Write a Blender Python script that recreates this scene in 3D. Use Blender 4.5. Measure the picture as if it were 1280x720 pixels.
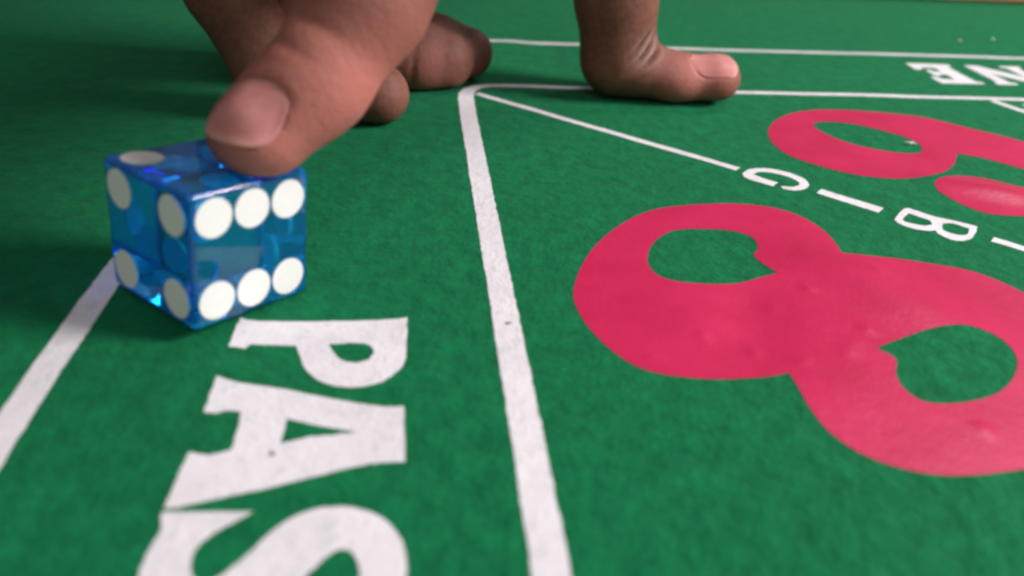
import bpy, bmesh, math, random
import numpy as np
from mathutils import Vector, Matrix

for o in list(bpy.data.objects):
    bpy.data.objects.remove(o)
scene = bpy.context.scene
MM = 0.001                                   # everything below is measured in millimetres

# ------------------------------------------------------------------ camera
cam_d = bpy.data.cameras.new('camera')
cam = bpy.data.objects.new('camera', cam_d)
scene.collection.objects.link(cam)
CR = Vector((0.99810593, 0.03088037, 0.05320676))
CU = Vector((-0.06151875, 0.50101596, 0.86324878))
CF = Vector((0.0, 0.86488694, -0.50196672))
M = Matrix((CR, CU, -CF)).transposed().to_4x4()
M.translation = Vector((0, 0, 64.49 * MM))
cam.matrix_world = M
cam_d.sensor_width = 36.0
cam_d.lens = 1047.09 / 1280 * 36.0
cam_d.clip_start = 0.005
cam_d.clip_end = 20.0
cam_d.dof.use_dof = True
cam_d.dof.focus_distance = 0.158
cam_d.dof.aperture_fstop = 15.0
scene.camera = cam

# ------------------------------------------------------------------ room light
w = bpy.data.worlds.new('World')
scene.world = w
w.use_nodes = True
w.node_tree.nodes['Background'].inputs[0].default_value = (1.0, 0.96, 0.92, 1)
w.node_tree.nodes['Background'].inputs[1].default_value = 0.11


def area_lamp(name, loc, target, sx, sy, power, col):
    d = bpy.data.lights.new(name, 'AREA')
    d.shape = 'RECTANGLE'
    d.size, d.size_y = sx, sy
    d.energy = power
    d.color = col
    o = bpy.data.objects.new(name, d)
    scene.collection.objects.link(o)
    o.location = loc
    o.rotation_euler = (Vector(target) - Vector(loc)).to_track_quat('-Z', 'Y').to_euler()
    return o


area_lamp('window_light', (0.70, 0.10, 0.46), (0.02, 0.12, 0), 0.24, 0.26, 9.4, (1.0, 0.97, 0.95))
area_lamp('far_window_light', (0.90, 1.05, 1.25), (0.08, 0.16, 0), 0.40, 0.30, 6.0, (0.96, 0.98, 1.0))
area_lamp('added_front_fill', (0.10, -0.45, 0.58), (0.0, 0.12, 0), 0.35, 0.35, 1.5, (1.0, 0.95, 0.92))  # unseen soft fill, added behind the camera to lift the near sides

vs = scene.view_settings
vs.view_transform = 'Standard'
vs.look = 'None'
vs.exposure = 0.0
vs.gamma = 1.0
vs.use_curve_mapping = False
scene.cycles.use_denoising = True
scene.cycles.max_bounces = 16
scene.cycles.transmission_bounces = 14
scene.cycles.filter_width = 2.7

# ------------------------------------------------------------------ helpers
TH = -0.1251425
ORG = np.array([-14.99425, 210.74312])
DV = np.array([math.sin(TH), math.cos(TH)])
DU = np.array([math.cos(TH), -math.sin(TH)])


def lay(u, v):
    """layout millimetres (u across, v away, 0 at the printed corner) to world millimetres"""
    q = ORG + u * DU + v * DV
    return q[0], q[1]


def relief(x, y):
    """gentle unevenness of the felt sheet, millimetres"""
    x = np.asarray(x, float)
    y = np.asarray(y, float)
    du, dv = x - ORG[0], y - ORG[1]
    u = du * DU[0] + dv * DU[1]
    v = du * DV[0] + dv * DV[1]
    h = 0.10 * np.sin(u * 0.071 + 0.6) * np.sin(v * 0.058 + 1.1)
    h += 0.06 * np.sin(u * 0.19 - v * 0.11) * np.sin(v * 0.13 + 0.4)
    # soft folds
    h += 1.15 * np.exp(-(((u - 106) * 0.5 + (v + 62) * 0.86) / 4.6) ** 2 - (((u - 106) * 0.86 - (v + 62) * 0.5) / 11) ** 2)
    h += 0.8 * np.exp(-(((u - 62) * 0.9 + (v + 100) * 0.43) / 7.0) ** 2 - (((u - 62) * 0.43 - (v + 100) * 0.9) / 22) ** 2)
    h -= 0.6 * np.exp(-(((u - 38) * 0.92 - (v + 108) * 0.38) / 6.0) ** 2 - (((u - 38) * 0.38 + (v + 108) * 0.92) / 15) ** 2)
    h += 0.35 * np.exp(-((u - 112) / 10) ** 2 - ((v + 18) / 5) ** 2)
    h += 0.5 * np.exp(-((v - 47) / 9) ** 2) * np.sin(u * 0.17) * np.exp(-((u - 25) / 18) ** 2)
    return h


random.seed(4)
PIMPLES = [(42.2, -105.7), (40.8, -120.6), (48.6, -118.3), (28.7, -114.2), (20.1, -119.3), (34.9, -118.1), (53.9, -113.0), (50.6, -116.0), (49.9, -100.9), (64, -96), (58, -136)]



def new_mat(name):
    m = bpy.data.materials.new(name)
    m.use_nodes = True
    nt = m.node_tree
    b = nt.nodes['Principled BSDF']
    return m, nt, b


def nd(nt, typ, **kw):
    n = nt.nodes.new(typ)
    for k, v in kw.items():
        if k.startswith('i_'):
            n.inputs[k[2:].replace('_', ' ')].default_value = v
        else:
            setattr(n, k, v)
    return n


def coords(nt):
    tc = nd(nt, 'ShaderNodeTexCoord')
    mp = nd(nt, 'ShaderNodeVectorMath', operation='SCALE')
    mp.inputs['Scale'].default_value = 1000.0
    geo = nd(nt, 'ShaderNodeNewGeometry')
    nt.links.new(geo.outputs['Position'], mp.inputs[0])
    return mp.outputs[0]


def noise(nt, vec, scale, detail=3, rough=.55):
    n = nd(nt, 'ShaderNodeTexNoise')
    n.inputs['Scale'].default_value = scale
    n.inputs['Detail'].default_value = detail
    n.inputs['Roughness'].default_value = rough
    nt.links.new(vec, n.inputs['Vector'])
    return n.outputs['Fac']


def ramp(nt, fac, stops):
    r = nd(nt, 'ShaderNodeValToRGB')
    e = r.color_ramp.elements
    while len(e) < len(stops):
        e.new(.5)
    for k, (pos, c) in enumerate(stops):
        e[k].position = pos
        e[k].color = (*c, 1) if len(c) == 3 else c
    nt.links.new(fac, r.inputs['Fac'])
    return r.outputs['Color']


def mix(nt, fac, a, b, mode='MIX'):
    m = nd(nt, 'ShaderNodeMix', data_type='RGBA', blend_type=mode)
    for s, v in ((m.inputs['Factor'], fac), (m.inputs['A'], a), (m.inputs['B'], b)):
        if hasattr(v, 'is_linked') or hasattr(v, 'links'):
            nt.links.new(v, s)
        else:
            s.default_value = v
    return m.outputs['Result']


def bump(nt, h, dist, strength=1.0, prev=None):
    b = nd(nt, 'ShaderNodeBump')
    b.inputs['Strength'].default_value = strength
    b.inputs['Distance'].default_value = dist
    nt.links.new(h, b.inputs['Height'])
    if prev is not None:
        nt.links.new(prev, b.inputs['Normal'])
    return b.outputs['Normal']


def link_obj(name, me, mat, parent=None):
    o = bpy.data.objects.new(name, me)
    scene.collection.objects.link(o)
    if mat is not None:
        me.materials.append(mat)
    if parent is not None:
        o.parent = parent
    return o


def tag(o, label=None, cat=None, group=None, kind=None):
    if label: o['label'] = label
    if cat: o['category'] = cat
    if group: o['group'] = group
    if kind: o['kind'] = kind
    return o


# ------------------------------------------------------------------ materials
def felt_material():
    m, nt, b = new_mat('green felt')
    c = coords(nt)
    n1 = noise(nt, c, 0.26, 4, .6)
    n2 = noise(nt, c, 1.1, 3, .6)
    n3 = noise(nt, c, 0.035, 2, .5)
    col = ramp(nt, n1, [(.30, (.0025, .105, .038)), (.70, (.0065, .195, .073))])
    col = mix(nt, .35, col, ramp(nt, n2, [(.35, (.0025, .100, .036)), (.7, (.0075, .190, .072))]))
    col = mix(nt, ramp(nt, n3, [(.35, (0, 0, 0)), (.75, (.35, .35, .35))]), col, (.005, .110, .040, 1))
    nt.links.new(col, b.inputs['Base Color'])
    b.inputs['Roughness'].default_value = .78
    b.inputs['Specular IOR Level'].default_value = .08
    b.inputs['Sheen Weight'].default_value = .09
    b.inputs['Sheen Roughness'].default_value = .45
    b.inputs['Sheen Tint'].default_value = (.30, .9, .6, 1)
    nm = bump(nt, n2, .00022, .6)
    nm = bump(nt, n1, .0014, .6, nm)
    nt.links.new(nm, b.inputs['Normal'])
    return m


def ink_material(name, lo, hi, rough, stain=None, bumpd=.0004, spec=.14):
    m, nt, b = new_mat(name)
    c = coords(nt)
    n1 = noise(nt, c, 0.45, 4, .6)
    n2 = noise(nt, c, 1.8, 3, .6)
    n3 = noise(nt, c, .09, 3, .5)
    col = ramp(nt, n3, [(.3, lo), (.7, hi)])
    if stain:
        col = mix(nt, ramp(nt, n1, [(.54, (0, 0, 0)), (.80, (.6, .6, .6))]), col, (*stain, 1))
    nt.links.new(col, b.inputs['Base Color'])
    b.inputs['Roughness'].default_value = rough
    b.inputs['Specular IOR Level'].default_value = spec
    nm = bump(nt, n2, bumpd * .4, .6)
    nm = bump(nt, n1, bumpd, .6, nm)
    nt.links.new(nm, b.inputs['Normal'])
    return m


MAT_FELT = felt_material()
MAT_RED = ink_material('red flocked print', (.54, .015, .080), (.63, .021, .105), .32, None, .00011, .26)
MAT_WHITE = ink_material('white print', (.75, .70, .75), (.84, .79, .84), .6, (.42, .47, .43), .00035)


def wood_material():
    m, nt, b = new_mat('brown wood')
    c = coords(nt)
    st = nd(nt, 'ShaderNodeVectorMath', operation='MULTIPLY')
    st.inputs[1].default_value = (.05, .6, .6)
    nt.links.new(c, st.inputs[0])
    n = noise(nt, st.outputs[0], .5, 4)
    nt.links.new(ramp(nt, n, [(.3, (.32, .13, .06)), (.7, (.48, .22, .11))]), b.inputs['Base Color'])
    b.inputs['Roughness'].default_value = .45
    return m


MAT_WOOD = wood_material()

# ------------------------------------------------------------------ felt table top
def axis(lo, hi, flo, fhi, fine, grow=1.25):
    a = list(np.arange(flo, fhi + 1e-6, fine))
    s = fine
    x = flo
    left = []
    while x > lo:
        s *= grow
        x = max(lo, x - s)
        left.append(x)
    s = fine
    x = a[-1]
    while x < hi:
        s *= grow
        x = min(hi, x + s)
        a.append(x)
    return np.array(left[::-1] + a)


U = axis(-420, 520, -75, 190, 1.5)
V = axis(-330, 147, -170, 70, 1.5)
UU, VV = np.meshgrid(U, V)
XX = ORG[0] + UU * DU[0] + VV * DV[0]
YY = ORG[1] + UU * DU[1] + VV * DV[1]
ZZ = relief(XX, YY)
nu, nv = len(U), len(V)
idx = np.arange(nu * nv).reshape(nv, nu)
faces = np.stack([idx[:-1, :-1], idx[:-1, 1:], idx[1:, 1:], idx[1:, :-1]], -1).reshape(-1, 4)
me = bpy.data.meshes.new('table_felt')
me.from_pydata((np.stack([XX, YY, ZZ], -1).reshape(-1, 3) * MM).tolist(), [], faces.tolist())
me.polygons.foreach_set('use_smooth', [True] * len(me.polygons))
felt = link_obj('table_felt', me, MAT_FELT)
tag(felt, 'green felt game table layout with red and white print', 'felt', kind='structure')


# ---- flat print on the felt -------------------------------------------------
def smooth_poly(pts, corner=48, n=5):
    """Catmull-Rom through the points, keeping sharp corners and long straight runs"""
    P = [np.array(q, float) for q in pts]
    N = len(P)
    sharp = []
    for i in range(N):
        a, b = P[i] - P[i - 1], P[(i + 1) % N] - P[i]
        ang = abs(math.degrees(math.atan2(a[0] * b[1] - a[1] * b[0], a @ b)))
        sharp.append(ang > corner)
    out = []
    for i in range(N):
        p1, p2 = P[i], P[(i + 1) % N]
        p0 = P[i - 1] if not sharp[i] else 2 * p1 - p2
        p3 = P[(i + 2) % N] if not sharp[(i + 1) % N] else 2 * p2 - p1
        if sharp[i] and sharp[(i + 1) % N]:
            out.append(p1)
            continue
        for k in range(n):
            t = k / n
            out.append(.5 * (2 * p1 + (p2 - p0) * t + (2 * p0 - 5 * p1 + 4 * p2 - p3) * t * t + (3 * p1 - p0 - 3 * p2 + p3) * t ** 3))
    return out


LIFT = 0.06


def print_shape(name, mat, outline, holes=(), smooth=True, corner=48, lift=LIFT, jitter=0.0, label=None):
    bm = bmesh.new()
    rng = random.Random(hash(name) % 1000 + len(outline))
    edges = []
    for ring in [outline] + list(holes):
        pts = smooth_poly(ring, corner) if smooth else [np.array(q, float) for q in ring]
        if mat is not MAT_RED:                           # ragged edge where the ink meets the nap
            fine = []
            for a, b in zip(pts, pts[1:] + pts[:1]):
                n = max(1, int(np.hypot(*(b - a)) / 1.0))
                fine += [a + (b - a) * k / n for k in range(n)]
            pts = fine
            jitter = .045
        if jitter:
            pts = [q + np.array([rng.gauss(0, jitter), rng.gauss(0, jitter)]) for q in pts]
        vs_ = [bm.verts.new((q[0], q[1], 0)) for q in pts]
        edges += [bm.edges.new((vs_[k], vs_[(k + 1) % len(vs_)])) for k in range(len(vs_))]
    bmesh.ops.triangle_fill(bm, use_beauty=True, use_dissolve=False, edges=edges, normal=(0, 0, 1))
    bm.verts.ensure_lookup_table()
    xs = [q.co.x for q in bm.verts]
    ys = [q.co.y for q in bm.verts]
    step = 1.1 if mat is MAT_RED else 2.5
    for ax, (lo, hi) in enumerate(((min(xs), max(xs)), (min(ys), max(ys)))):
        k = math.floor(lo / step) * step + .37
        while k < hi:
            co = [0, 0, 0]
            no = [0, 0, 0]
            co[ax] = k
            no[ax] = 1
            bmesh.ops.bisect_plane(bm, geom=bm.verts[:] + bm.edges[:] + bm.faces[:], plane_co=co, plane_no=no)
            k += step
    for q in bm.verts:
        x, y = lay(q.co.x, q.co.y)
        z = float(relief(x, y)) + lift
        if mat is MAT_RED:                               # small lumps under the print
            z += sum(.22 * math.exp(-((q.co.x - a) ** 2 + (q.co.y - b) ** 2) / 1.1) for a, b in PIMPLES)
        q.co = (x * MM, y * MM, z * MM)
    bm.normal_update()
    for f in bm.faces:
        f.smooth = True
        if f.normal.z < 0:
            f.normal_flip()
    me = bpy.data.meshes.new(name)
    bm.to_mesh(me)
    bm.free()
    o = link_obj(name, me, mat, felt)
    if label:
        o['label'] = label
    return o


def strip(name, path, width, lift=LIFT, label=None, wob=.035, seed=1):
    """a printed line along a path of (u, v) or (u, v, width), its edges a little ragged"""
    rng = random.Random(seed)
    P = []
    path = [np.array((*q, width) if len(q) == 2 else q, float) for q in path]
    for (a, b) in zip(path[:-1], path[1:]):
        n = max(1, int(np.hypot(*(b - a)[:2]) / 3))
        P += [a + (b - a) * k / n for k in range(n)]
    P.append(path[-1])
    L, R = [], []
    for i, q in enumerate(P):
        t = (P[min(i + 1, len(P) - 1)] - P[max(i - 1, 0)])[:2]
        t = t / np.hypot(*t)
        n = np.array([-t[1], t[0]])
        L.append(q[:2] + n * (q[2] / 2 + rng.gauss(0, wob)))
        R.append(q[:2] - n * (q[2] / 2 + rng.gauss(0, wob)))
    return print_shape(name, MAT_WHITE, L + R[::-1], smooth=False, lift=lift, label=label)


# border lines of the corner box
strip('printed_line', [(1.6, -215), (0.9, -128), (-.2, -24), (-.3, -8), (0.0, -3.6), (1.0, -.4, 3.6), (3.2, 2.4, 3.0), (6.5, 3.5, 2.6), (16, 3.9, 2.4), (29, 3.7, 2.4), (73, 3.3, 2.4), (147, 3.5, 2.4), (250, 3.6, 2.4), (515, 3.6, 2.4)], 3.9, .062, 'thick white line beside the letters, turning thin at the corner', seed=2)
strip('printed_line', [(-58.4, -215), (-58.2, -135), (-58, -117), (-57.4, -98), (-56.2, -75), (-52.5, -45, 3.6), (-45.5, -15, 3.2), (-34.5, 15, 2.8), (-20, 38, 2.5), (-5, 47.6, 2.4), (8.7, 50.1, 2.4), (17, 51.2, 2.4), (29, 51.4, 2.4), (36, 49.6, 2.4), (68, 48, 2.4), (110, 48.6, 2.4), (187, 49.2, 2.4), (260, 49.3, 2.4), (515, 49.3, 2.4)], 3.9, .062, 'white line running under the die and round the far side', seed=5)
strip('printed_line', [(2.6, -3.3), (26.6, -25.2), (34.4, -32.2), (54.9, -51.6)], 2.1, .075, 'thin white diagonal line from the corner', wob=.04, seed=6)
strip('printed_line', [(92.2, -83.6), (118, -109), (150, -140), (196, -185)], 2.3, .062, wob=.04, seed=7)
strip('printed_line', [(145.9, 1.6), (150, -10), (158, -32), (190, -120)], 2.4, .062, wob=.04, seed=8)
strip('printed_line', [(152.5, -2.4), (164, -3.4), (200, -4.5), (515, -4.5)], 2.2, .075, wob=.04, seed=9)

# red numerals
print_shape('printed_numeral', MAT_RED,
            [(11.7, -102.4), (13.7, -95.8), (17.0, -88.5), (21.7, -81.3), (27.7, -74.8), (33.4, -71.1), (41.3, -69.4), (48.8, -69.2), (55.1, -70.6), (58.9, -73.7), (61.0, -78.6), (61.3, -84.2), (60.4, -89.8),
             (65.1, -90.2), (70.2, -90.9), (75.3, -92.7), (80.2, -94.9), (83.6, -98.4), (86.0, -103.5), (86.6, -109.6), (84.5, -117.2), (81.2, -124.5), (76.5, -131.7), (70.5, -138.2), (64.8, -141.3), (59.4, -143.0), (55.4, -143.6),
             (52.0, -143.9), (48.0, -143.7), (44.4, -142.6), (41.3, -140.6), (39.3, -138.2), (38.0, -135.0), (37.6, -130.8), (37.8, -126.9), (37.9, -123.3),
             (35.1, -124.0), (31.4, -124.4), (27.3, -124.6), (23.4, -124.2), (19.7, -123.2), (16.7, -121.1), (14.3, -117.2), (12.5, -112.4), (11.6, -107.3)],
            [[(25.9, -91.4), (27.6, -86.9), (30.5, -82.9), (33.8, -80.5), (38.2, -79.9), (42.8, -80.2), (45.5, -81.5), (47.0, -83.7), (46.5, -87.3), (44.9, -90.1), (46.8, -95.7), (43.0, -97.1), (38.9, -98.8), (33.8, -99.4), (29.1, -98.9), (26.5, -97.1), (25.6, -94.3)],
             [(53.0, -117.8), (57.3, -115.8), (62.3, -113.8), (66.9, -112.7), (70.2, -112.8), (72.4, -114.6), (73.2, -117.6), (72.2, -121.3), (69.2, -125.2), (65.0, -128.5), (60.7, -130.1), (56.5, -130.7), (53.4, -130.0), (52.2, -127.2), (52.8, -123.9), (54.5, -120.5)]],
            corner=58, label='big red printed numeral 8')
print_shape('printed_numeral', MAT_RED,
            [(69.8, -29.3), (72.2, -24.0), (76.3, -18.3), (81.5, -13.9), (86.9, -11.3), (93.1, -10.0), (99.1, -9.9), (104.4, -10.7), (110.4, -12.6), (116.0, -15.1), (120.1, -18.1), (123.9, -21.4), (128.2, -25.6), (133.4, -31.5),
             (137.3, -38.5), (139, -47.5), (137.8, -57), (133.6, -66), (127, -73), (119, -76.3), (111.5, -75.8), (105.7, -73.6), (101.9, -73.2), (99.0, -72.5), (97.0, -70.9), (95.6, -68.1), (94.7, -65.0), (94.2, -61.8), (94.9, -58.6), (96.9, -56.3), (100.0, -54.3), (103.9, -53.4), (107.6, -53.9), (110.3, -55.6),
             (113, -58.4), (116.4, -59.9), (120.4, -59.2), (122.9, -56.2), (123.1, -52.6), (121.6, -48.9), (117.8, -44.6), (115.0, -41.9), (111.1, -39.7),
             (107.5, -45.1), (103.3, -49.6), (98.8, -52.7), (94.4, -54.6), (89.2, -55.4), (84.7, -54.9), (80.6, -53.6), (76.9, -51.4), (73.5, -48.3), (70.6, -44.7), (68.9, -40.3), (68.7, -34.9)],
            [[(84.0, -21.8), (86.7, -19.8), (90.3, -19.3), (93.3, -19.9), (96.8, -21.8), (100.5, -25.2), (103.2, -28.3), (105.0, -32.0), (104.6, -36.0), (102.7, -39.0), (99.7, -40.0), (96.4, -39.7), (92.9, -38.3), (88.9, -35.8), (86.3, -32.5), (84.5, -28.5), (83.7, -24.8)]],
            corner=70, label='big red printed numeral 6')

# thin white word on the diagonal
print_shape('printed_letter', MAT_WHITE, [(78.0, -74.8), (81.5, -71.0), (83.1, -70.1), (86.4, -73.9), (89.0, -75.4), (92.6, -78.3), (88.9, -82.7), (86.2, -84.2), (84.2, -83.7), (83.1, -81.6), (83.2, -79.9), (82.0, -80.1), (79.7, -79.4), (77.9, -77.7), (77.5, -76.3)],
            [[(79.4, -75.0), (81.9, -72.6), (84.5, -75.7), (84.0, -77.4), (82.3, -77.9), (80.4, -77.2), (79.1, -76.3)], [(85.3, -78.6), (86.6, -77.0), (88.6, -77.1), (90.4, -79.2), (88.7, -81.4), (87.1, -81.9), (85.8, -81.2), (84.9, -80.0)]], corner=55)
print_shape('printed_letter', MAT_WHITE, [(67.2, -63.3), (69.2, -61.3), (77.9, -70.3), (75.8, -72.4)], smooth=False)
print_shape('printed_letter', MAT_WHITE, [(54.9, -54.8), (56.4, -52.3), (59.2, -50.9), (62.1, -51.1), (64.9, -52.6), (67.0, -55.0), (67.7, -57.4), (67.1, -59.7), (65.2, -61.7), (62.9, -62.4), (60.9, -61.6), (60.9, -60.3), (62.4, -60.5), (63.9, -60.4), (65.3, -59.3), (65.6, -57.9), (64.9, -56.0), (63.2, -54.3), (60.9, -53.1), (58.9, -53.1), (57.2, -54.4), (58.8, -56.5), (61.0, -58.5), (59.3, -60.5), (57.3, -58.8), (55.3, -56.8)], corner=60)

# heavy white word beside the thick line
print_shape('printed_letter', MAT_WHITE, [(-36.6, -108.9), (-36.9, -115.9), (-34.6, -116.5), (-34.1, -115.5), (-31.1, -115.7), (-28.1, -115.9), (-27.2, -118.5), (-26.2, -121.3), (-24.3, -123.8), (-21.8, -125.1), (-19.5, -125.3), (-16.7, -124.5), (-14.6, -122.2), (-13.5, -119.2), (-13.4, -109.0), (-16.3, -109.5), (-25.2, -109.8), (-34.0, -109.7)],
            [[(-23.8, -115.5), (-19.6, -115.4), (-18.3, -116.1), (-17.7, -117.7), (-18.3, -119.4), (-19.8, -120.1), (-21.6, -119.5), (-22.9, -117.8)]], corner=40)
print_shape('printed_letter', MAT_WHITE, [(-37.0, -122.5), (-37.1, -129.9), (-35.5, -130.2), (-34.7, -129.7), (-32.7, -130.0), (-32.5, -134.9), (-32.7, -136.9), (-34.8, -137.5), (-37.1, -137.0), (-37.6, -145.4), (-36.3, -145.4), (-32.3, -144.2), (-27.1, -142.7), (-20.6, -140.5), (-16.5, -139.4), (-13.2, -139.3), (-13.5, -129.3), (-16.0, -129.3), (-19.3, -128.5), (-23.5, -127.2), (-28.2, -125.6), (-34.0, -124.0)],
            [[(-27.2, -131.3), (-24.7, -132.3), (-18.9, -134.0), (-21.9, -134.4), (-24.5, -134.8), (-27.3, -135.8)]], corner=30)
half = [(-.3, 0), (9, .3), (7.7, 1.4), (5.6, 3.1), (4.3, 5.2), (4.2, 6.9), (4.7, 8.3), (5.4, 9.2), (6.4, 9.3), (7.5, 8.4), (8.4, 7.3), (9.3, 6.1), (10.7, 3.8), (12.3, 1.9), (14.4, .4), (17.4, -.1), (19.8, .4), (22.2, 1.8), (23.7, 3.9), (24.5, 6.4), (24.6, 9.2), (24.2, 11.5), (24.1, 13.0)]
ess = half + [(24.4 - a, 15.1 - b) for a, b in half]
for off in (0, 16.6):
    print_shape('printed_letter', MAT_WHITE, [(a - 37.5, -146 - b - off) for a, b in ess], corner=55)


# the same word's end on the far side, read from across the table: (x in reading order, y up)
def far_letter(x0, poly):
    print_shape('printed_letter', MAT_WHITE, [(x0 - x, 38 - y) for x, y in poly], smooth=False)


far_letter(153.8, [(0, 0), (14.2, -.5), (14.6, 6.5), (12.6, 6.5), (11, 4.2), (7.2, 4.0), (7.2, 8.6), (9.4, 8.4), (10, 6.8), (11.6, 6.8), (11.6, 13), (10, 13), (9.2, 11.4), (7.2, 11.2), (7.2, 16.2), (11, 16), (12.2, 14), (14, 14), (13.8, 20.6), (0, 20.4), (0, 18.6), (1.6, 18), (1.6, 2.4), (0, 1.8)])
far_letter(177.5, [(0, 0), (7, 0), (7, 1.8), (5.6, 2.4), (5.6, 12.2), (14.2, 0), (18.6, 0), (18.6, 18), (20, 18.6), (20, 20.4), (13, 20.4), (13, 18.6), (14.6, 18), (14.6, 9.0), (6.2, 20.4), (0, 20.4), (0, 18.6), (1.6, 18), (1.6, 2.4), (0, 1.8)])
far_letter(188.0, [(0, 0), (8, 0), (8, 1.8), (6.6, 2.4), (6.6, 18), (8, 18.6), (8, 20.4), (0, 20.4), (0, 18.6), (1.4, 18), (1.4, 2.4), (0, 1.8)])

far_letter(205.0, [(0, 0), (14.0, 0), (14.4, 7), (12.6, 7), (11, 4), (6.8, 4), (6.8, 18), (8.4, 18.6), (8.4, 20.4), (0, 20.4), (0, 18.6), (1.5, 18), (1.5, 2.4), (0, 1.8)])


# ------------------------------------------------------------------ wooden rail at the far edge of the felt
def rail():
    prof = [(146.6, -6), (146.6, .8), (142.6, 1.1), (142.6, 20), (147.4, 23.4), (149, 24), (168, 24), (170, 23), (170, -6)]
    bm = bmesh.new()
    rows = []
    for u in (-430, 45, 520):
        rows.append([bm.verts.new((lay(u, v)[0] * MM, lay(u, v)[1] * MM, z * MM)) for v, z in prof])
    for r0, r1 in zip(rows[:-1], rows[1:]):
        for k in range(len(prof)):
            bm.faces.new((r0[k], r0[(k + 1) % len(prof)], r1[(k + 1) % len(prof)], r1[k]))
    bm.faces.new(rows[0][::-1])
    bm.faces.new(rows[-1])
    bmesh.ops.recalc_face_normals(bm, faces=bm.faces)
    me = bpy.data.meshes.new('wooden_rail')
    bm.to_mesh(me)
    bm.free()
    o = link_obj('wooden_rail', me, MAT_WOOD)
    tag(o, 'brown wooden rail along the far edge of the green felt', 'rail')


rail()

# ------------------------------------------------------------------ the die
S = 19.0
YAW, TX, TY = 0.949964735, -0.0973783, 0.0065380
a_ = Vector((math.cos(YAW), math.sin(YAW), TX)).normalized()
b_ = Vector((-math.sin(YAW), math.cos(YAW), TY))
b_ = (b_ - a_ * a_.dot(b_)).normalized()
c_ = a_.cross(b_)
BF = Vector((-41.23025, 90.84005, 1.98))


def die_material():
    m, nt, b = new_mat('clear blue acrylic')
    b.inputs['Base Color'].default_value = (.02, .58, 1.0, 1)
    b.inputs['Transmission Weight'].default_value = .89
    b.inputs['IOR'].default_value = 1.49
    b.inputs['Roughness'].default_value = .05
    va = nd(nt, 'ShaderNodeVolumeAbsorption')
    va.inputs['Color'].default_value = (.01, .68, 1.0, 1)
    va.inputs['Density'].default_value = 38.0
    nt.links.new(va.outputs[0], nt.nodes['Material Output'].inputs['Volume'])
    return m


def plain(name, col, rough):
    m, nt, b = new_mat(name)
    c = coords(nt)
    n = noise(nt, c, 1.2, 2)
    nt.links.new(ramp(nt, n, [(.3, tuple(x * .95 for x in col)), (.7, col)]), b.inputs['Base Color'])
    b.inputs['Roughness'].default_value = rough
    return m


MAT_DIE = die_material()
MAT_PIP = plain('white pip paint', (.86, .85, .83), .45)
die = bpy.data.objects.new('die', None)
scene.collection.objects.link(die)
Md = Matrix((a_, b_, c_)).transposed().to_4x4()
Md.translation = (BF + (a_ + b_ + c_) * (S / 2)) * MM
die.matrix_world = Md
die.empty_display_size = .01
tag(die, 'translucent blue die with white pips held under the thumb', 'die')
bm = bmesh.new()
bmesh.ops.create_cube(bm, size=S * MM)
bmesh.ops.bevel(bm, geom=bm.edges[:] + bm.verts[:], offset=.95 * MM, segments=3, profile=.6, affect='EDGES')
for f in bm.faces:
    f.smooth = f.calc_area() < 1e-5
me = bpy.data.meshes.new('body')
bm.to_mesh(me)
bm.free()
link_obj('body', me, MAT_DIE, die)
# one pip: a filled, flush disc let into the face
bm = bmesh.new()
bmesh.ops.create_cone(bm, cap_ends=True, segments=40, radius1=2.68 * MM, radius2=2.72 * MM, depth=.55 * MM)
pip_me = bpy.data.meshes.new('pip')
bm.to_mesh(pip_me)
bm.free()
pip_me.materials.append(MAT_PIP)
q = S * (.5 - .191)
PIPS = {1: [(0, 0)], 2: [(-1, 1), (1, -1)], 3: [(-1, 1), (0, 0), (1, -1)], 4: [(-1, -1), (-1, 1), (1, -1), (1, 1)],
        5: [(-1, -1), (-1, 1), (1, -1), (1, 1), (0, 0)], 6: [(-1, -1), (0, -1), (1, -1), (-1, 1), (0, 1), (1, 1)]}
X, Y, Z = Vector((1, 0, 0)), Vector((0, 1, 0)), Vector((0, 0, 1))
for num, n, e1, e2 in ((6, -Y, X, Z), (4, -X, -Y, Z), (2, Z, X, Y), (3, X, Y, Z), (1, Y, X, Z), (5, -Z, X, Y)):
    for (i, j) in PIPS[num]:
        o = bpy.data.objects.new('pip', pip_me)
        scene.collection.objects.link(o)
        o.parent = die
        R3 = n.to_track_quat('Z', 'Y').to_matrix().to_4x4()
        R3.translation = (n * (S / 2 - .24) + e1 * (q * i) + e2 * (q * j)) * MM
        o.matrix_local = R3


# ------------------------------------------------------------------ the hand
def ax3(lo, flo, fhi, hi, fine, grow=1.12, cap=2.6):
    a = list(np.arange(flo, fhi + 1e-6, fine))
    s, x = fine, flo
    left = []
    while x > lo:
        s = min(cap, s * grow)
        x -= s
        left.append(x)
    s, x = fine, a[-1]
    while x < hi:
        s = min(cap, s * grow)
        x += s
        a.append(x)
    return np.array(left[::-1] + a, dtype=np.float32)


def smin(a, b, k):
    h = np.clip(.5 + .5 * (b - a) / k, 0, 1)
    return b + (a - b) * h - k * h * (1 - h)


def smax(a, b, k):
    return -smin(-a, -b, k)


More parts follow.
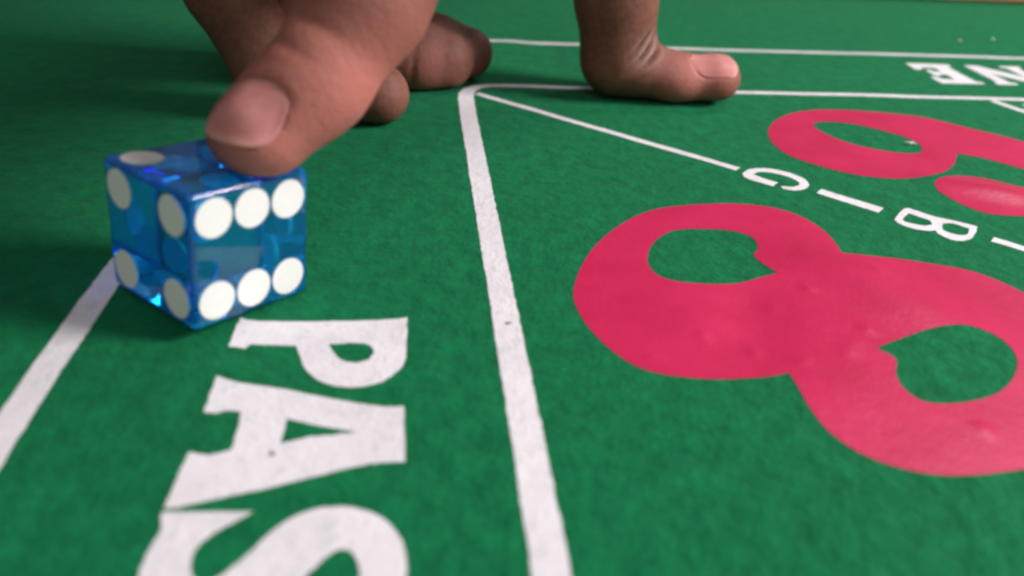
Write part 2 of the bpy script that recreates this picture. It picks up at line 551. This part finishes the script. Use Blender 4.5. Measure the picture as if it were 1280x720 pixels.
def rcone(P, a, b, ra, rb, flat=None, f=1.0):
    """capsule between a and b with radii ra and rb; squashed by f along the direction flat"""
    a = np.array(a, np.float32)
    b = np.array(b, np.float32)
    ab = b - a
    L2 = float(ab @ ab)
    d = [P[i] - a[i] for i in range(3)]
    t = np.clip((d[0] * ab[0] + d[1] * ab[1] + d[2] * ab[2]) / L2, 0, 1)
    r = ra + (rb - ra) * t
    e = [d[i] - t * ab[i] for i in range(3)]
    if flat is not None:
        n = np.array(flat, np.float32)
        n /= np.linalg.norm(n)
        s = e[0] * n[0] + e[1] * n[1] + e[2] * n[2]
        g = 1 / f - 1
        e = [e[i] + g * s * n[i] for i in range(3)]
    return np.sqrt(e[0] ** 2 + e[1] ** 2 + e[2] ** 2) - r


def chain(P, pts, k=3.0, flat=None, f=1.0):
    d = None
    for (p0, r0), (p1, r1) in zip(pts[:-1], pts[1:]):
        s = rcone(P, p0, p1, r0, r1, flat, f)
        d = s if d is None else smin(d, s, k)
    return d


# joints, millimetres: (point, radius)
THUMB_WEB = [((-9.0, 140.0, 62.0), 13.0), ((-14.0, 166.0, 60.0), 17.0), ((-16.0, 192.0, 60.0), 17.0), ((-14.0, 196.0, 86.0), 17.0)]
THUMB = [((-34.4, 105.0, 26.2), 7.3), ((-27.8, 108.6, 31.6), 6.9), ((-21.0, 113.2, 40.6), 7.1), ((-14.0, 124.0, 57.0), 9.6), ((-8.0, 148.0, 80.0), 12.5), ((-10.0, 180.0, 94.0), 17.0)]
INDEX_TIP = [((46.6, 214.4, 6.0), 7.1), ((38.0, 214.0, 5.5), 7.9), ((29.0, 214.0, 7.5), 8.7)]
INDEX = [((28.0, 214.0, 7.6), 7.6), ((23.6, 214.0, 9.6), 9.4), ((21.2, 215.0, 24.0), 9.9), ((22.0, 216.0, 40.0), 10.3), ((17.0, 214.0, 66.0), 10.8), ((10.0, 208.0, 88.0), 12.0)]
MIDDLE = [((-15.2, 220.0, 7.0), 6.4), ((-24.0, 221.0, 8.2), 7.4), ((-36.0, 221.0, 9.6), 8.6), ((-56.0, 219.0, 20.0), 9.6), ((-40.0, 220.0, 58.0), 10.2), ((-14.0, 212.0, 90.0), 12.5)]
RING = [((-20.6, 213.0, 6.6), 7.3), ((-27.0, 212.5, 6.8), 8.4), ((-38.0, 211.0, 8.6), 8.8), ((-60.0, 206.0, 20.0), 9.6), ((-46.0, 204.0, 58.0), 10.4), ((-26.0, 204.0, 88.0), 12.5)]
LITTLE = [((-32.4, 182.5, 6.4), 6.8), ((-41.0, 183.0, 7.2), 7.4), ((-56.0, 184.0, 9.0), 7.9), ((-65.5, 186.0, 27.0), 8.6), ((-60.0, 190.0, 56.0), 9.6), ((-38.0, 196.0, 86.0), 12.0)]
PALM = [((8.0, 208.0, 96.0), 13.5), ((-10.0, 205.0, 100.0), 15.0), ((-30.0, 199.0, 96.0), 15.0)]
WRIST = [((-12.0, 192.0, 97.0), 17.0), ((-8.0, 235.0, 106.0), 25.0), ((0.0, 290.0, 108.0), 27.0), ((12.0, 380.0, 114.0), 33.0)]

# fingernails: centre, distal direction, outward normal, half length, half width
NAILS = [
    dict(c=(-35.4, 99.8, 30.0), l=(-.20, -.50, -.84), n=(-.16, -.83, .53), hl=4.2, hw=4.6, skew=2.4),
    dict(c=(46.7, 211.6, 10.6), l=(1.0, .04, -.12), n=(.10, -.42, .88), hl=5.7, hw=5.2, skew=0),
]
for N_ in NAILS:
    l = np.array(N_['l'], float)
    l /= np.linalg.norm(l)
    n = np.array(N_['n'], float)
    n -= l * (l @ n)
    n /= np.linalg.norm(n)
    N_['l'], N_['n'], N_['w'] = l, n, np.cross(n, l)


def hand_sdf(P, fine=True):
    d = chain(P, THUMB, 4.0)
    # the end of the thumb is bent back and flatter on its outer side
    m = (-.80, .28, .51)
    off = (P[0] + 34.4) * m[0] + (P[1] - 105.0) * m[1] + (P[2] - 26.2) * m[2]
    d = smax(d, off - 4.9 - np.maximum(P[2] - 38.0, 0) * .9, 3.0)
    d = smin(d, chain(P, THUMB_WEB, 6.0), 6.0)
    for ch in (MIDDLE, RING, LITTLE):
        d = smin(d, chain(P, ch, 3.0), 1.2)
    ix = chain(P, INDEX, 2.5)
    ix = smin(ix, chain(P, INDEX_TIP, 3.0, (0, 0, 1), .76), 2.0)
    ix = smin(ix, rcone(P, (49.4, 211.4, 6.3), (49.4, 217.0, 6.3), 4.4, 4.4), 4.0)
    # dry creases in the crook of the bent fingertip
    for (pc, pn, wd, dep, rad) in CREASES:
        ix = ix + dep * crease(P, pc, pn, wd, rad)
    d = smin(d, ix, 1.2)
    body = chain(P, PALM, 8.0)
    body = smin(body, chain(P, WRIST, 8.0, (0.2, -.4, .9), .72), 14.0)
    d = smin(d, body, 9.0)
    for (pc, pn, wd, dep, rad) in FOLDS:
        d = d + dep * crease(P, pc, pn, wd, rad)
    # nail beds sink a little below the skin around them
    for N_ in NAILS:
        q = [P[i] - N_['c'][i] for i in range(3)]
        x = q[0] * N_['l'][0] + q[1] * N_['l'][1] + q[2] * N_['l'][2]
        y = q[0] * N_['w'][0] + q[1] * N_['w'][1] + q[2] * N_['w'][2]
        y = y - N_['skew'] * (1 - x / N_['hl']) / 2
        z = q[0] * N_['n'][0] + q[1] * N_['n'][1] + q[2] * N_['n'][2]
        e = (np.abs(x / (N_['hl'] * 1.02)) ** 3 + np.abs(y / (N_['hw'] * 1.02)) ** 3)
        m = np.clip((1.12 - e) / .35, 0, 1)
        m = m * m * (3 - 2 * m) * (np.abs(z) < 6)
        d = d + .62 * m
    # pads flatten on the felt and on the die
    d = smax(d, .18 - P[2], 1.3)
    q = [P[i] - np.float32(DIE_C[i]) for i in range(3)]
    la = [np.abs(q[0] * v.x + q[1] * v.y + q[2] * v.z) - (S / 2 + .04) for v in (a_, b_, c_)]
    box = np.maximum(np.maximum(la[0], la[1]), la[2])
    d = smax(d, -box, .9)
    return d


# pencil and dirt marks on the white print, bits of lint on the felt
MAT_SMUDGE = plain('grey smudge', (.16, .13, .14), .8)
MAT_LINT = plain('white lint', (.75, .76, .72), .8)
for (cu, cv, ru, rv, tilt) in ((0.9, -110.9, .55, .3, .1), (-28.0, -137.5, .25, .5, .5)):
    ring = []
    for k in range(14):
        t = k * math.tau / 14
        r_ = 1 + .25 * math.sin(3 * t + cu)
        x, y = ru * r_ * math.cos(t), rv * r_ * math.sin(t)
        ring.append((cu + x * math.cos(tilt) - y * math.sin(tilt), cv + x * math.sin(tilt) + y * math.cos(tilt)))
    print_shape('smudge', MAT_SMUDGE, ring, lift=.11)


def lint(u, v, L, label, seed):
    rng = random.Random(seed)
    x, y = lay(u, v)
    bm = bmesh.new()
    pts = [Vector((x + (k / 5 - .5) * L + rng.gauss(0, L * .06), y + rng.gauss(0, L * .12), float(relief(x, y)) + .35 + .25 * math.sin(k * .63) * L * .3)) for k in range(6)]
    rows = []
    for k, q_ in enumerate(pts):
        r_ = .32 * (1 - .5 * abs(k - 2.5) / 2.5)
        rows.append([bm.verts.new((q_ + Vector((0, r_ * math.cos(a), r_ * math.sin(a)))) * MM) for a in (0, 1.26, 2.51, 3.77, 5.03)])
    for r0, r1 in zip(rows[:-1], rows[1:]):
        for k in range(5):
            bm.faces.new((r0[k], r0[(k + 1) % 5], r1[(k + 1) % 5], r1[k]))
    bm.faces.new(rows[0][::-1])
    bm.faces.new(rows[-1])
    bmesh.ops.recalc_face_normals(bm, faces=bm.faces)
    me = bpy.data.meshes.new('lint')
    bm.to_mesh(me)
    bm.free()
    tag(link_obj('lint', me, MAT_LINT), label, 'lint', 'bits of lint on the felt')


lint(176.2, 69.9, 1.2, 'smaller white lint speck on the far felt, left of the other', 1)
lint(191.1, 73.9, 1.7, 'bigger white lint speck on the far felt, right of the other', 2)
lint(102.4, -34.4, 2.6, 'pale lint thread lying inside the loop of the red 6', 3)

DIE_C = BF + (a_ + b_ + c_) * (S / 2)
def crease(P, pc, pn, wd, rad, shift=0.0):
    q = [P[i] - pc[i] for i in range(3)]
    sd = q[0] * pn[0] + q[1] * pn[1] + q[2] * pn[2] - shift
    r2 = q[0] ** 2 + q[1] ** 2 + q[2] ** 2
    return np.exp(-(sd / wd) ** 2 - r2 / (rad * rad))


def crease_plane(c, along, out):
    n = np.cross(np.array(along, float), np.array(out, float))
    return tuple(n / np.linalg.norm(n))


CREASES = [((29.4, 208.0, 13.6), crease_plane((0, 0, 0), (7, 5, 7.2), (.72, -.70, 0)), .62, 2.2, 4.8),
           ((31.2, 208.6, 12.0), crease_plane((0, 0, 0), (7, 6, 5.2), (.72, -.66, .2)), .58, 1.6, 4.0),
           ((27.6, 207.2, 15.4), crease_plane((0, 0, 0), (7, 5, 8.0), (.70, -.70, 0)), .58, 1.2, 4.4)]


FOLDS = [((-30.5, 102.5, 38.0), crease_plane(0, (.8, -.1, -.45), (-.1, -.84, .53)), .6, .35, 5.0),
         ((-28.0, 104.0, 41.0), crease_plane(0, (.8, -.1, -.45), (-.1, -.84, .53)), .7, .4, 6.0),
         ((-27.5, 204.5, 7.0), crease_plane(0, (.1, 0, 1), (0, -1, 0)), .7, .40, 6.0)]


def surface_nets(gx, gy, gz, D):
    ins = D < 0
    nx, ny, nz = D.shape
    cs = [ins[i:nx - 1 + i, j:ny - 1 + j, k:nz - 1 + k] for i in (0, 1) for j in (0, 1) for k in (0, 1)]
    cnt = sum(c.astype(np.int8) for c in cs)
    act = (cnt > 0) & (cnt < 8)
    I, J, K = np.nonzero(act)
    vid = np.full(act.shape, -1, np.int64)
    vid[I, J, K] = np.arange(len(I))
    acc = np.zeros((len(I), 3))
    num = np.zeros(len(I))
    G = (gx, gy, gz)
    for axd in range(3):
        for o1 in (0, 1):
            for o2 in (0, 1):
                off0 = [0, 0, 0]
                oth = [q for q in range(3) if q != axd]
                off0[oth[0]], off0[oth[1]] = o1, o2
                off1 = list(off0)
                off1[axd] = 1
                d0 = D[I + off0[0], J + off0[1], K + off0[2]]
                d1 = D[I + off1[0], J + off1[1], K + off1[2]]
                cr = (d0 < 0) != (d1 < 0)
                t = np.where(cr, d0 / np.where(cr, d0 - d1, 1), 0)
                p0 = np.stack([gx[I + off0[0]], gy[J + off0[1]], gz[K + off0[2]]], -1)
                p1 = np.stack([gx[I + off1[0]], gy[J + off1[1]], gz[K + off1[2]]], -1)
                acc += np.where(cr[:, None], p0 + (p1 - p0) * t[:, None], 0)
                num += cr
    verts = acc / num[:, None]
    faces = []
    for axd in range(3):
        oth = [q for q in range(3) if q != axd]
        a0 = [slice(None)] * 3
        a1 = [slice(None)] * 3
        a0[axd], a1[axd] = slice(0, -1), slice(1, None)
        i0, i1 = ins[tuple(a0)], ins[tuple(a1)]
        E_ = np.argwhere(i0 != i1)
        ok = (E_[:, oth[0]] > 0) & (E_[:, oth[1]] > 0) & (E_[:, oth[0]] < D.shape[oth[0]] - 1) & (E_[:, oth[1]] < D.shape[oth[1]] - 1)
        E_ = E_[ok]
        flip = i0[tuple(E_.T)]
        quad = []
        for (s1, s2) in ((0, 0), (-1, 0), (-1, -1), (0, -1)):
            q = E_.copy()
            q[:, oth[0]] += s1
            q[:, oth[1]] += s2
            quad.append(vid[tuple(q.T)])
        Q = np.stack(quad, -1)
        if axd == 1:
            flip = ~flip
        Q[~flip] = Q[~flip][:, ::-1]
        faces.append(Q)
    return verts, np.concatenate(faces)


def skin_material():
    m, nt, b = new_mat('brown skin')
    c = coords(nt)
    n1 = noise(nt, c, .10, 3, .5)
    n2 = noise(nt, c, .8, 4, .6)
    n3 = noise(nt, c, 4.5, 2, .6)
    col = ramp(nt, n1, [(.30, (.100, .036, .025)), (.55, (.155, .058, .040)), (.75, (.225, .082, .058))])
    col = mix(nt, .22, col, ramp(nt, n2, [(.3, (.15, .055, .035)), (.7, (.40, .18, .125))]))
    # redder finger pads, plus the thumb's lit ridge painted a brighter pink
    at = nd(nt, 'ShaderNodeAttribute')
    at.attribute_name = 'flush_and_light'
    col = mix(nt, at.outputs['Fac'], col, (.54, .185, .155, 1))
    a2 = nd(nt, 'ShaderNodeAttribute')
    a2.attribute_name = 'dry'
    col = mix(nt, a2.outputs['Fac'], col, (.52, .34, .26, 1))
    a3 = nd(nt, 'ShaderNodeAttribute')
    a3.attribute_name = 'crease_shade'
    col = mix(nt, a3.outputs['Fac'], col, (.05, .016, .012, 1))  # shade in the creases, painted into the skin colour
    nt.links.new(col, b.inputs['Base Color'])
    b.inputs['Roughness'].default_value = .58
    b.inputs['Specular IOR Level'].default_value = .28
    b.inputs['Subsurface Weight'].default_value = .25
    b.inputs['Subsurface Radius'].default_value = (1.0, .35, .2)
    b.inputs['Subsurface Scale'].default_value = .0018
    vo = nd(nt, 'ShaderNodeTexVoronoi')
    vo.feature = 'DISTANCE_TO_EDGE'
    vo.inputs['Scale'].default_value = 1.1
    nt.links.new(c, vo.inputs['Vector'])
    cl = nd(nt, 'ShaderNodeMath', operation='MINIMUM')
    cl.inputs[1].default_value = .12
    nt.links.new(vo.outputs['Distance'], cl.inputs[0])
    nm = bump(nt, cl.outputs[0], .0007, .4)
    nm = bump(nt, n3, .00004, .5, nm)
    nm = bump(nt, n2, .00026, .6, nm)
    nt.links.new(nm, b.inputs['Normal'])
    return m


def nail_material():
    m, nt, b = new_mat('fingernail')
    c = coords(nt)
    n1 = noise(nt, c, .35, 3)
    at = nd(nt, 'ShaderNodeAttribute')
    at.attribute_name = 'tip'
    col = ramp(nt, n1, [(.3, (.54, .195, .180)), (.7, (.62, .255, .240))])
    col = mix(nt, at.outputs['Fac'], col, (.62, .29, .25, 1))
    nt.links.new(col, b.inputs['Base Color'])
    b.inputs['Roughness'].default_value = .45
    b.inputs['Specular IOR Level'].default_value = .3
    b.inputs['Subsurface Weight'].default_value = .15
    b.inputs['Subsurface Radius'].default_value = (1.0, .4, .3)
    b.inputs['Subsurface Scale'].default_value = .001
    nt.links.new(bump(nt, n1, .0004, .3), b.inputs['Normal'])
    return m


MAT_SKIN = skin_material()
MAT_NAIL = nail_material()
gx = ax3(-80, -58, 58, 72, .62)
gy = ax3(92, 98, 232, 420, .62)
gz = ax3(-1.5, -1.2, 46, 152, .6)
PG = [gx[:, None, None], gy[None, :, None], gz[None, None, :]]
D = hand_sdf(PG).astype(np.float32)
verts, quads = surface_nets(gx, gy, gz, D)
me = bpy.data.meshes.new('hand')
me.from_pydata((verts * MM).tolist(), [], quads.tolist())
me.polygons.foreach_set('use_smooth', [True] * len(me.polygons))


def blob(c, r, a):
    return a * np.exp(-((verts - np.array(c)) ** 2).sum(1) / (r * r))


flush_and_light = blob((43, 208, 6), 9.5, .85) + blob((-33, 101, 24), 8.5, .85) + blob((-24, 106, 31), 9, 1.0) + blob((-24, 208, 5), 7, .8) + blob((-20, 112, 38), 8, .6) + blob((-30, 182, 6), 6, .3)  # red tips; blobs along the thumb also paint in its lit side
dry = np.zeros(len(verts))
crease_shade = np.zeros(len(verts))
for (pc, pn, wd, dep, rad) in CREASES:
    crease_shade += .85 * crease([verts[:, 0], verts[:, 1], verts[:, 2]], pc, pn, .5, rad)
    for sh in (-.95, .95):
        dry += .4 * crease([verts[:, 0], verts[:, 1], verts[:, 2]], pc, pn, .45, rad, sh)
for nm_, arr in (('flush_and_light', flush_and_light), ('dry', dry), ('crease_shade', crease_shade)):
    at = me.attributes.new(nm_, 'FLOAT', 'POINT')
    at.data.foreach_set('value', np.clip(arr, 0, 1).astype(np.float32))
hand = link_obj('hand', me, MAT_SKIN)
tag(hand, 'hand pressing its thumb on the blue die, other fingertips on the felt', 'hand')
sm = hand.modifiers.new('smooth', 'SMOOTH')
sm.factor = .4
sm.iterations = 1


def fingernail(N_):
    nr, nc = 22, 18
    c, l, n, w_ = np.array(N_['c']), N_['l'], N_['n'], N_['w']
    pts = []
    uvs = []
    for i in range(nr + 1):
        x = -1 + 2 * i / nr
        # width narrows into the rounded cuticle and slightly at the free edge
        prof = (1 - max(0, -x) ** 2.6) ** .5 if x < 0 else (1 - .07 * x ** 3 - .16 * x ** 10)
        for j in range(nc + 1):
            y = -1 + 2 * j / nc
            xx = x + (.14 * (1 - y * y) if x > 0 else 0) * max(0, x) ** 2
            pts.append(c + l * xx * N_['hl'] + w_ * (y * prof * N_['hw'] + N_['skew'] * (1 - x) / 2))
            uvs.append((x, y))
    pts = np.array(pts, np.float32)
    t = np.full(len(pts), 6.0, np.float32)              # start outside, walk in along -n
    for _ in range(60):
        q = pts + n[None, :] * t[:, None]
        d = hand_sdf([q[:, 0], q[:, 1], q[:, 2]])
        t = np.clip(t - d * .7, -7, 8)
    t = t.reshape(nr + 1, nc + 1)
    # a plate: smooth arch across, nearly straight along
    for _ in range(10):
        t[1:-1] = .5 * t[1:-1] + .25 * (t[:-2] + t[2:])
    X_ = np.array([u for u, _ in uvs]).reshape(nr + 1, nc + 1)
    Y_ = np.array([v for _, v in uvs]).reshape(nr + 1, nc + 1)
    base = t[int(nr * .72)]
    free = np.clip((X_ - .45) / .55, 0, 1)
    t = t * (1 - free) + np.maximum(t, base[None, :] - 2.2 * free ** 2) * free
    t = t + .30 - .35 * np.clip((-X_ - .6) / .4, 0, 1) - .10 * np.abs(Y_) ** 6
    q = pts + n[None, :] * t.reshape(-1)[:, None]
    f = [(i * (nc + 1) + j, (i + 1) * (nc + 1) + j, (i + 1) * (nc + 1) + j + 1, i * (nc + 1) + j + 1) for i in range(nr) for j in range(nc)]
    me = bpy.data.meshes.new('fingernail')
    me.from_pydata((q * MM).tolist(), [], f)
    me.polygons.foreach_set('use_smooth', [True] * len(me.polygons))
    at = me.attributes.new('tip', 'FLOAT', 'POINT')
    at.data.foreach_set('value', np.clip((X_.reshape(-1) - .72) / .2, 0, 1).astype(np.float32))
    bm = bmesh.new()
    bm.from_mesh(me)
    bmesh.ops.recalc_face_normals(bm, faces=bm.faces)
    bm.faces.ensure_lookup_table()
    if bm.faces[len(bm.faces) // 2].normal.dot(Vector(n)) < 0:
        bmesh.ops.reverse_faces(bm, faces=bm.faces)
    bm.to_mesh(me)
    bm.free()
    o = link_obj('fingernail', me, MAT_NAIL, hand)
    so = o.modifiers.new('plate', 'SOLIDIFY')
    so.thickness = .35 * MM
    so.offset = -1


for N_ in NAILS:
    fingernail(N_)
